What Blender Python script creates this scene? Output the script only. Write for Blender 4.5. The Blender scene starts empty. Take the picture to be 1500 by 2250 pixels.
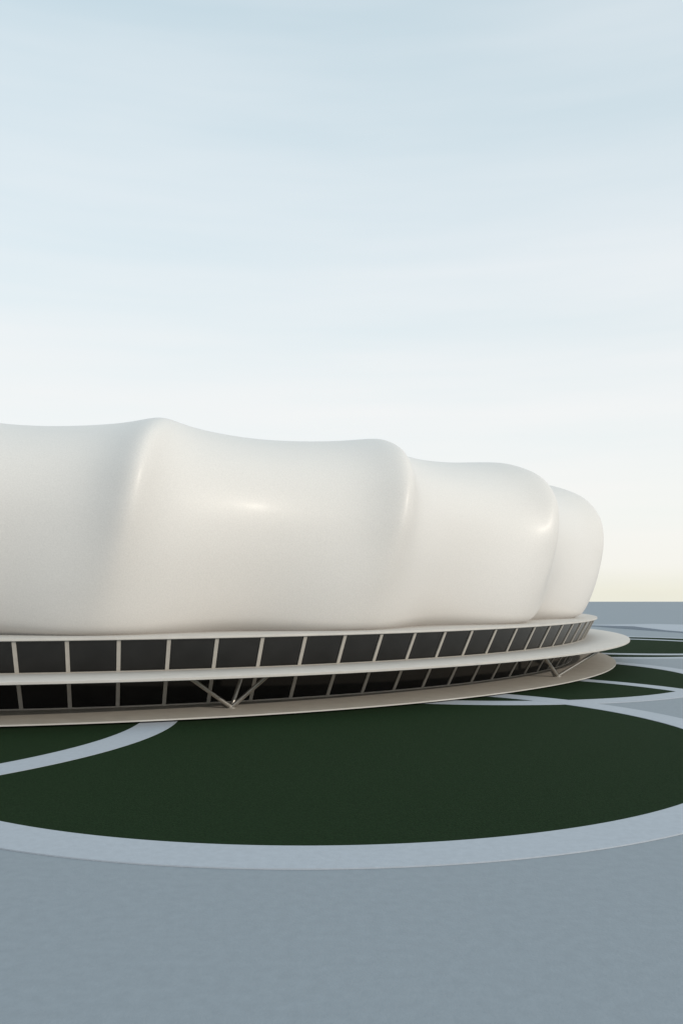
import bpy, math, bmesh
from mathutils import Vector
S=bpy.context.scene
S.view_settings.view_transform='Standard'; S.view_settings.look='None'; S.view_settings.exposure=0
CX,CY=-39.0,141.0
A0=math.atan2(39,141)      # bearing of camera seen from the stadium centre
def P(R,psi,z):
    a=A0+math.radians(psi)
    return (CX+R*math.sin(a), CY-R*math.cos(a), z)

# ---------- materials ----------
def mat(name,col,rough=.6,metal=0,nscale=None,namt=.08,bump=0,bscale=None,spec=.5,coat=0,detail=6,coords='Object',col2=None):
    m=bpy.data.materials.new(name); m.use_nodes=True
    nt=m.node_tree; b=nt.nodes['Principled BSDF']
    b.inputs['Roughness'].default_value=rough; b.inputs['Metallic'].default_value=metal
    b.inputs['Specular IOR Level'].default_value=spec
    b.inputs['Coat Weight'].default_value=coat
    b.inputs['Coat Roughness'].default_value=.22
    b.inputs['Base Color'].default_value=(*col,1)
    tc=nt.nodes.new('ShaderNodeTexCoord')
    if nscale:
        n=nt.nodes.new('ShaderNodeTexNoise'); n.inputs['Scale'].default_value=nscale; n.inputs['Detail'].default_value=detail
        nt.links.new(tc.outputs[coords],n.inputs['Vector'])
        r=nt.nodes.new('ShaderNodeValToRGB')
        r.color_ramp.elements[0].position=.3; r.color_ramp.elements[1].position=.7
        c2=col2 or col
        r.color_ramp.elements[0].color=(*[c*(1-namt) for c in col],1)
        r.color_ramp.elements[1].color=(*[c*(1+namt) for c in c2],1)
        nt.links.new(n.outputs['Fac'],r.inputs['Fac']); nt.links.new(r.outputs['Color'],b.inputs['Base Color'])
    if bump:
        n2=nt.nodes.new('ShaderNodeTexNoise'); n2.inputs['Scale'].default_value=bscale; n2.inputs['Detail'].default_value=4
        nt.links.new(tc.outputs[coords],n2.inputs['Vector'])
        bp=nt.nodes.new('ShaderNodeBump'); bp.inputs['Strength'].default_value=bump; bp.inputs['Distance'].default_value=.05
        nt.links.new(n2.outputs['Fac'],bp.inputs['Height']); nt.links.new(bp.outputs['Normal'],b.inputs['Normal'])
    return m
M_shell=mat('membrane',(.66,.638,.618),.46,0,9,.05,.10,9.0,.38,.045)
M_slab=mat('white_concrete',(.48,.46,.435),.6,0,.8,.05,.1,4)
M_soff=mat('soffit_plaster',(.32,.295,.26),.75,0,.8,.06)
M_glass=mat('dark_glass',(.010,.010,.010),.10,0,.6,.3,0,1,.5)
M_mull=mat('mullion_paint',(.40,.375,.34),.5,0,2,.05)
M_metal=mat('brushed_steel',(.42,.40,.37),.35,.8,3,.05)
M_ground=mat('paving',(.255,.29,.325),.75,0,2.5,.04,.2,9,.3)
M_ring=mat('pale_paving',(.385,.42,.47),.7,0,3,.04,.15,9,.3)
M_lawn=mat('grass',(.0120,.0255,.0105),.95,0,9,.25,.5,14,.05)

def obj(name,verts,faces,m,parent=None,smooth=None):
    me=bpy.data.meshes.new(name); me.from_pydata(verts,[],faces); me.materials.append(m)
    o=bpy.data.objects.new(name,me); S.collection.objects.link(o)
    bm=bmesh.new(); bm.from_mesh(me); bmesh.ops.recalc_face_normals(bm,faces=bm.faces); bm.to_mesh(me); bm.free()
    if smooth is not None:
        me.polygons.foreach_set('use_smooth',[True]*len(me.polygons))
        me.set_sharp_from_angle(angle=math.radians(smooth))
    if parent: o.parent=parent
    return o
def revolve(name,prof,m,parent,closed=True,N=720):
    v=[];f=[];k=len(prof)
    for i in range(N):
        for R,z in prof: v.append(P(R,360*i/N,z))
    for i in range(N):
        j=(i+1)%N
        for q in range(k if closed else k-1):
            r=(q+1)%k
            f.append((i*k+q,i*k+r,j*k+r,j*k+q))
    return obj(name,v,f,m,parent,35)

stadium=bpy.data.objects.new('stadium',None); S.collection.objects.link(stadium)
# ---------- slabs, glazing ----------
revolve('roof_deck_slab',[(60,6.22),(77.7,6.22),(77.8,6.27),(77.8,6.45),(77.7,6.48),(60,6.48)],M_slab,stadium)
revolve('gallery_slab',[(73,3.22),(80.5,3.28),(82,3.36),(82.06,3.40),(82.06,3.58),(82.0,3.62),(76.0,3.63),(73,3.62)],M_slab,stadium)
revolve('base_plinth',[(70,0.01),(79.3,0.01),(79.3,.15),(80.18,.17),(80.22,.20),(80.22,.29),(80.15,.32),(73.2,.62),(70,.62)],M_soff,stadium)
revolve('plinth_edge_trim',[(80.224,.19),(80.26,.19),(80.26,.30),(80.224,.30)],M_slab,stadium)
revolve('upper_glazing',[(76.05,3.55),(77.45,6.28)],M_glass,stadium,False)
revolve('lower_glazing',[(74.2,.5),(75.9,3.4)],M_glass,stadium,False)
revolve('upper_sill',[(75.9,3.6),(76.25,3.6),(76.32,3.70),(75.9,3.70)],M_mull,stadium)
revolve('lower_sill',[(74.0,.5),(74.42,.5),(74.5,.68),(74.0,.68)],M_mull,stadium)
def mullions(name,R0,z0,R1,z1,off):
    v=[];f=[];hw=.15;dep=.12
    for k in range(126):
        ps=.76+k*360/126+off
        b=len(v)
        for R,z in((R0,z0),(R1,z1)):
            w=math.degrees(hw/R)
            for rr,ww in((R-.1,-w),(R-.1,w),(R+dep,w),(R+dep,-w)): v.append(P(rr,ps+ww,z))
        for q in range(4): f.append((b+q,b+(q+1)%4,b+4+(q+1)%4,b+4+q))
    obj(name,v,f,M_mull,stadium)
mullions('upper_mullions',76.1,3.65,77.42,6.23,0)
mullions('lower_mullions',74.25,.6,75.85,3.36,0)

# ---------- inflated shell ----------
ridge=[(74.8,6.40),(76.2,7.3),(77.4,10),(78.3,13.5),(78.7,17),(78.1,20.3),(75.9,23),(72.0,24.8),(68,25.55),(64,25.7),(58,25.2),(48,23.5),(35,22),(15,21),(.3,20.8)]
vall =[(71.0,6.40),(72.9,7.6),(74.2,10),(75.0,13.7),(74.9,17.7),(73.4,20.8),(70.6,23.0),(67.1,24.5),(64.0,25.1),(61.3,25.3),(57,24.8),(48,23),(35,22),(15,21),(.3,20.8)]
twist=[-1.9,-1.8,-1.3,-.6,-.05,.5,1.2,2.1,3.0,3.7,4.0,4.0,4.0,4.0,4.0]
sharp=[.0,.05,.18,.42,.66,.76,.76,.68,.55,.45,.4,.3,.2,.1,.1]
def cat(L,t):
    n=len(L); i=min(int(t),n-2); u=t-i
    p0=L[max(i-1,0)];p1=L[i];p2=L[i+1];p3=L[min(i+2,n-1)]
    def c(a,b,cc,d): return .5*((2*b)+(-a+cc)*u+(2*a-5*b+4*cc-d)*u*u+(-a+3*b-3*cc+d)*u**3)
    if isinstance(p0,tuple): return tuple(c(a,b,cc,d) for a,b,cc,d in zip(p0,p1,p2,p3))
    return c(p0,p1,p2,p3)
NA=2160; T=[i/8 for i in range(8*14+1)]
E=1.1; LL=1.45
def cusp(d): return math.exp(-(math.sqrt(d*d+E*E)-E)/LL)
c9=cusp(9)
v=[];f=[]
for i in range(NA):
    s=360*i/NA                       # angle measured from a ridge
    d=s%18; d=min(d,18-d)
    g1=.5+.5*math.cos(math.pi*d/9); g2=(cusp(d)-c9)/(1-c9)
    for t in T:
        r=cat(ridge,t); w=cat(vall,t); tw=cat(twist,t); h=cat(sharp,t); g=g1*(1-h)+g2*h
        v.append(P(w[0]+(r[0]-w[0])*g, 1.4+s+tw, w[1]+(r[1]-w[1])*g))
k=len(T)
for i in range(NA):
    j=(i+1)%NA
    for q in range(k-1): f.append((i*k+q,i*k+q+1,j*k+q+1,j*k+q))
obj('membrane_shell',v,f,M_shell,stadium,80)

# ---------- V struts ----------
def tube(bm,a,b,r,N=20):
    a=Vector(a);b=Vector(b);d=(b-a).normalized(); x=d.orthogonal().normalized(); y=d.cross(x)
    A=[bm.verts.new(a+r*(math.cos(2*math.pi*i/N)*x+math.sin(2*math.pi*i/N)*y)) for i in range(N)]
    B=[bm.verts.new(b+r*(math.cos(2*math.pi*i/N)*x+math.sin(2*math.pi*i/N)*y)) for i in range(N)]
    for i in range(N): bm.faces.new((A[i],A[(i+1)%N],B[(i+1)%N],B[i]))
    bm.faces.new(A[::-1]); bm.faces.new(B)
def strut(n,ap,tops):
    bm=bmesh.new()
    for t in tops: tube(bm,P(*ap),P(*t),.17)
    a=P(ap[0],ap[1],ap[2]-.1)
    tube(bm,a,(a[0],a[1],a[2]+.14),.4)
    me=bpy.data.meshes.new(n); bm.to_mesh(me); bm.free(); me.materials.append(M_metal)
    me.polygons.foreach_set('use_smooth',[True]*len(me.polygons)); me.set_sharp_from_angle(angle=.7)
    o=bpy.data.objects.new(n,me); S.collection.objects.link(o); o.parent=stadium
for i in range(11):
    c=7.45+i*31.8
    if i==1: strut('v_strut_2',(77.6,39.2,.5),[(78,35.5,3.35),(80.3,46,3.32)])
    else: strut('v_strut_%d'%(i+1),(77,c,.5),[(78.6,c-2.9,3.35),(78.6,c+2.1,3.35),(76.3,c+.9,3.3)])

# ---------- ground & landscape ----------
def sheet(name,pts,z,m):
    return obj(name,[(x,y,z) for x,y in pts],[tuple(range(len(pts)))],m)
sheet('ground',[(-900,-500),(900,-500),(900,853),(-900,849)],0,M_ground)
def lawn(cx,cy,R,z,N=360):
    top=[(cx+R*math.cos(2*math.pi*i/N),cy+R*math.sin(2*math.pi*i/N),z) for i in range(N)]
    obj('lawn',top,[tuple(range(N))],M_lawn)
def ring(cx,cy,R0,R1,z,a0=0,a1=360,N=480):
    full=(a1-a0)>=360; n=N if full else N+1
    v=[];f=[]
    for i in range(n):
        a=math.radians(a0+(a1-a0)*i/N)
        for R,zz in((R0,.005),(R0,z),(R1,z),(R1,.005)): v.append((cx+R*math.cos(a),cy+R*math.sin(a),zz))
    for i in range(N):
        j=(i+1)%n
        for q in range(3): f.append((i*4+q,i*4+q+1,j*4+q+1,j*4+q))
    o=obj('ring_path',v,f,M_ring)
circles=[(-1.5,59.7,.030,.060),(-41.6,64,.022,.050),(15,104,.026,.055),(52,163,.034,.065),(46,156,.018,.045)]
for cx,cy,zl,zr in circles:
    lawn(cx,cy,27.2,zl); ring(cx,cy,26.3,29.05,zr)
ring(8.8,75.6,26.4,28.7,.040,10,75)
# low ramped terrace beyond the far lawns
tp=[(70,255,.06),(77.5,227,.8),(81,213,.35),(90,178,.2)]
v=[];f=[]
for x,y,h in tp: v+= [(x,y,.01),(x,y,h),(x+26,y+8,h*.9),(x+26,y+8,.01)]
for i in range(3):
    for q in range(3): f.append((i*4+q,i*4+q+1,i*4+q+5,i*4+q+4))
f+=[(0,1,2,3),(12,13,14,15)]
obj('terrace',v,f,M_ring)

# ---------- sun & sky ----------
el=math.radians(22); sd=Vector((.79,-.61,0)).normalized()
sv=Vector((sd.x*math.cos(el),sd.y*math.cos(el),math.sin(el)))
L=bpy.data.lights.new('sun','SUN'); L.energy=2.0; L.angle=math.radians(.5); L.color=(1,.91,.79)
lo=bpy.data.objects.new('sun',L); S.collection.objects.link(lo)
lo.rotation_euler=sv.to_track_quat('Z','Y').to_euler()
W=bpy.data.worlds.new('World'); S.world=W; W.use_nodes=True; nt=W.node_tree; N_=nt.nodes.new; K=nt.links.new
bg=nt.nodes['Background']; bg.inputs['Strength'].default_value=.1
sky=N_('ShaderNodeTexSky'); sky.sky_type='NISHITA'; sky.sun_disc=False
sky.sun_elevation=el; sky.sun_rotation=math.atan2(sv.x,sv.y); sky.air_density=1; sky.dust_density=2; sky.ozone_density=1
gm=N_('ShaderNodeGamma'); gm.inputs['Gamma'].default_value=.35
ml=N_('ShaderNodeMixRGB'); ml.blend_type='MULTIPLY'; ml.inputs['Fac'].default_value=1; ml.inputs['Color2'].default_value=(4.5,5.3,5.15,1)
K(sky.outputs[0],gm.inputs['Color']); K(gm.outputs[0],ml.inputs['Color1'])
# atmospheric haze veil, thickest at the horizon, with very faint high cirrus
tc=N_('ShaderNodeTexCoord'); sp=N_('ShaderNodeSeparateXYZ'); K(tc.outputs['Generated'],sp.inputs[0])
def ramp(pts):
    r=N_('ShaderNodeValToRGB'); e=r.color_ramp.elements
    while len(e)<len(pts): e.new(.5)
    for q,(p,c) in zip(e,pts): q.position=p
    for q,(p,c) in zip(e,pts): q.color=(*c,1)
    return r
hc=ramp([(0,(.87,.85,.73)),(.03,(.92,.91,.85)),(.08,(.93,.93,.895)),(.16,(.915,.925,.92)),(.4,(.86,.89,.92))])
hf=ramp([(0,(1,)*3),(.06,(.98,)*3),(.157,(.93,)*3),(.3,(.75,)*3),(.43,(.55,)*3),(.57,(.36,)*3),(1,(.12,)*3)])
K(sp.outputs['Z'],hc.inputs['Fac']); K(sp.outputs['Z'],hf.inputs['Fac'])
h10=N_('ShaderNodeMixRGB'); h10.blend_type='MULTIPLY'; h10.inputs['Fac'].default_value=1; h10.inputs['Color2'].default_value=(10,10,10,1); K(hc.outputs[0],h10.inputs['Color1'])
mp=N_('ShaderNodeMapping'); mp.inputs['Scale'].default_value=(1.2,1.2,12); mp.inputs['Rotation'].default_value=(0,.12,0); K(tc.outputs['Generated'],mp.inputs[0])
cn=N_('ShaderNodeTexNoise'); cn.inputs['Scale'].default_value=1.6; cn.inputs['Detail'].default_value=3; K(mp.outputs[0],cn.inputs['Vector'])
ma=N_('ShaderNodeMath'); ma.operation='MULTIPLY_ADD'; ma.inputs[1].default_value=.55; ma.inputs[2].default_value=-.275; K(cn.outputs['Fac'],ma.inputs[0])
ad=N_('ShaderNodeMath'); ad.operation='ADD'; ad.use_clamp=True; K(hf.outputs[0],ad.inputs[0]); K(ma.outputs[0],ad.inputs[1])
mx=N_('ShaderNodeMixRGB'); K(ad.outputs[0],mx.inputs['Fac']); K(ml.outputs[0],mx.inputs['Color1']); K(h10.outputs[0],mx.inputs['Color2'])
K(mx.outputs[0],bg.inputs['Color'])

cam=bpy.data.cameras.new('camera'); co=bpy.data.objects.new('camera',cam); S.collection.objects.link(co)
co.location=(0,0,10); co.rotation_euler=(math.radians(90),0,0)
cam.sensor_width=36; cam.lens=30; cam.shift_y=175/2250; cam.clip_end=5000; cam.clip_start=.1
S.camera=co
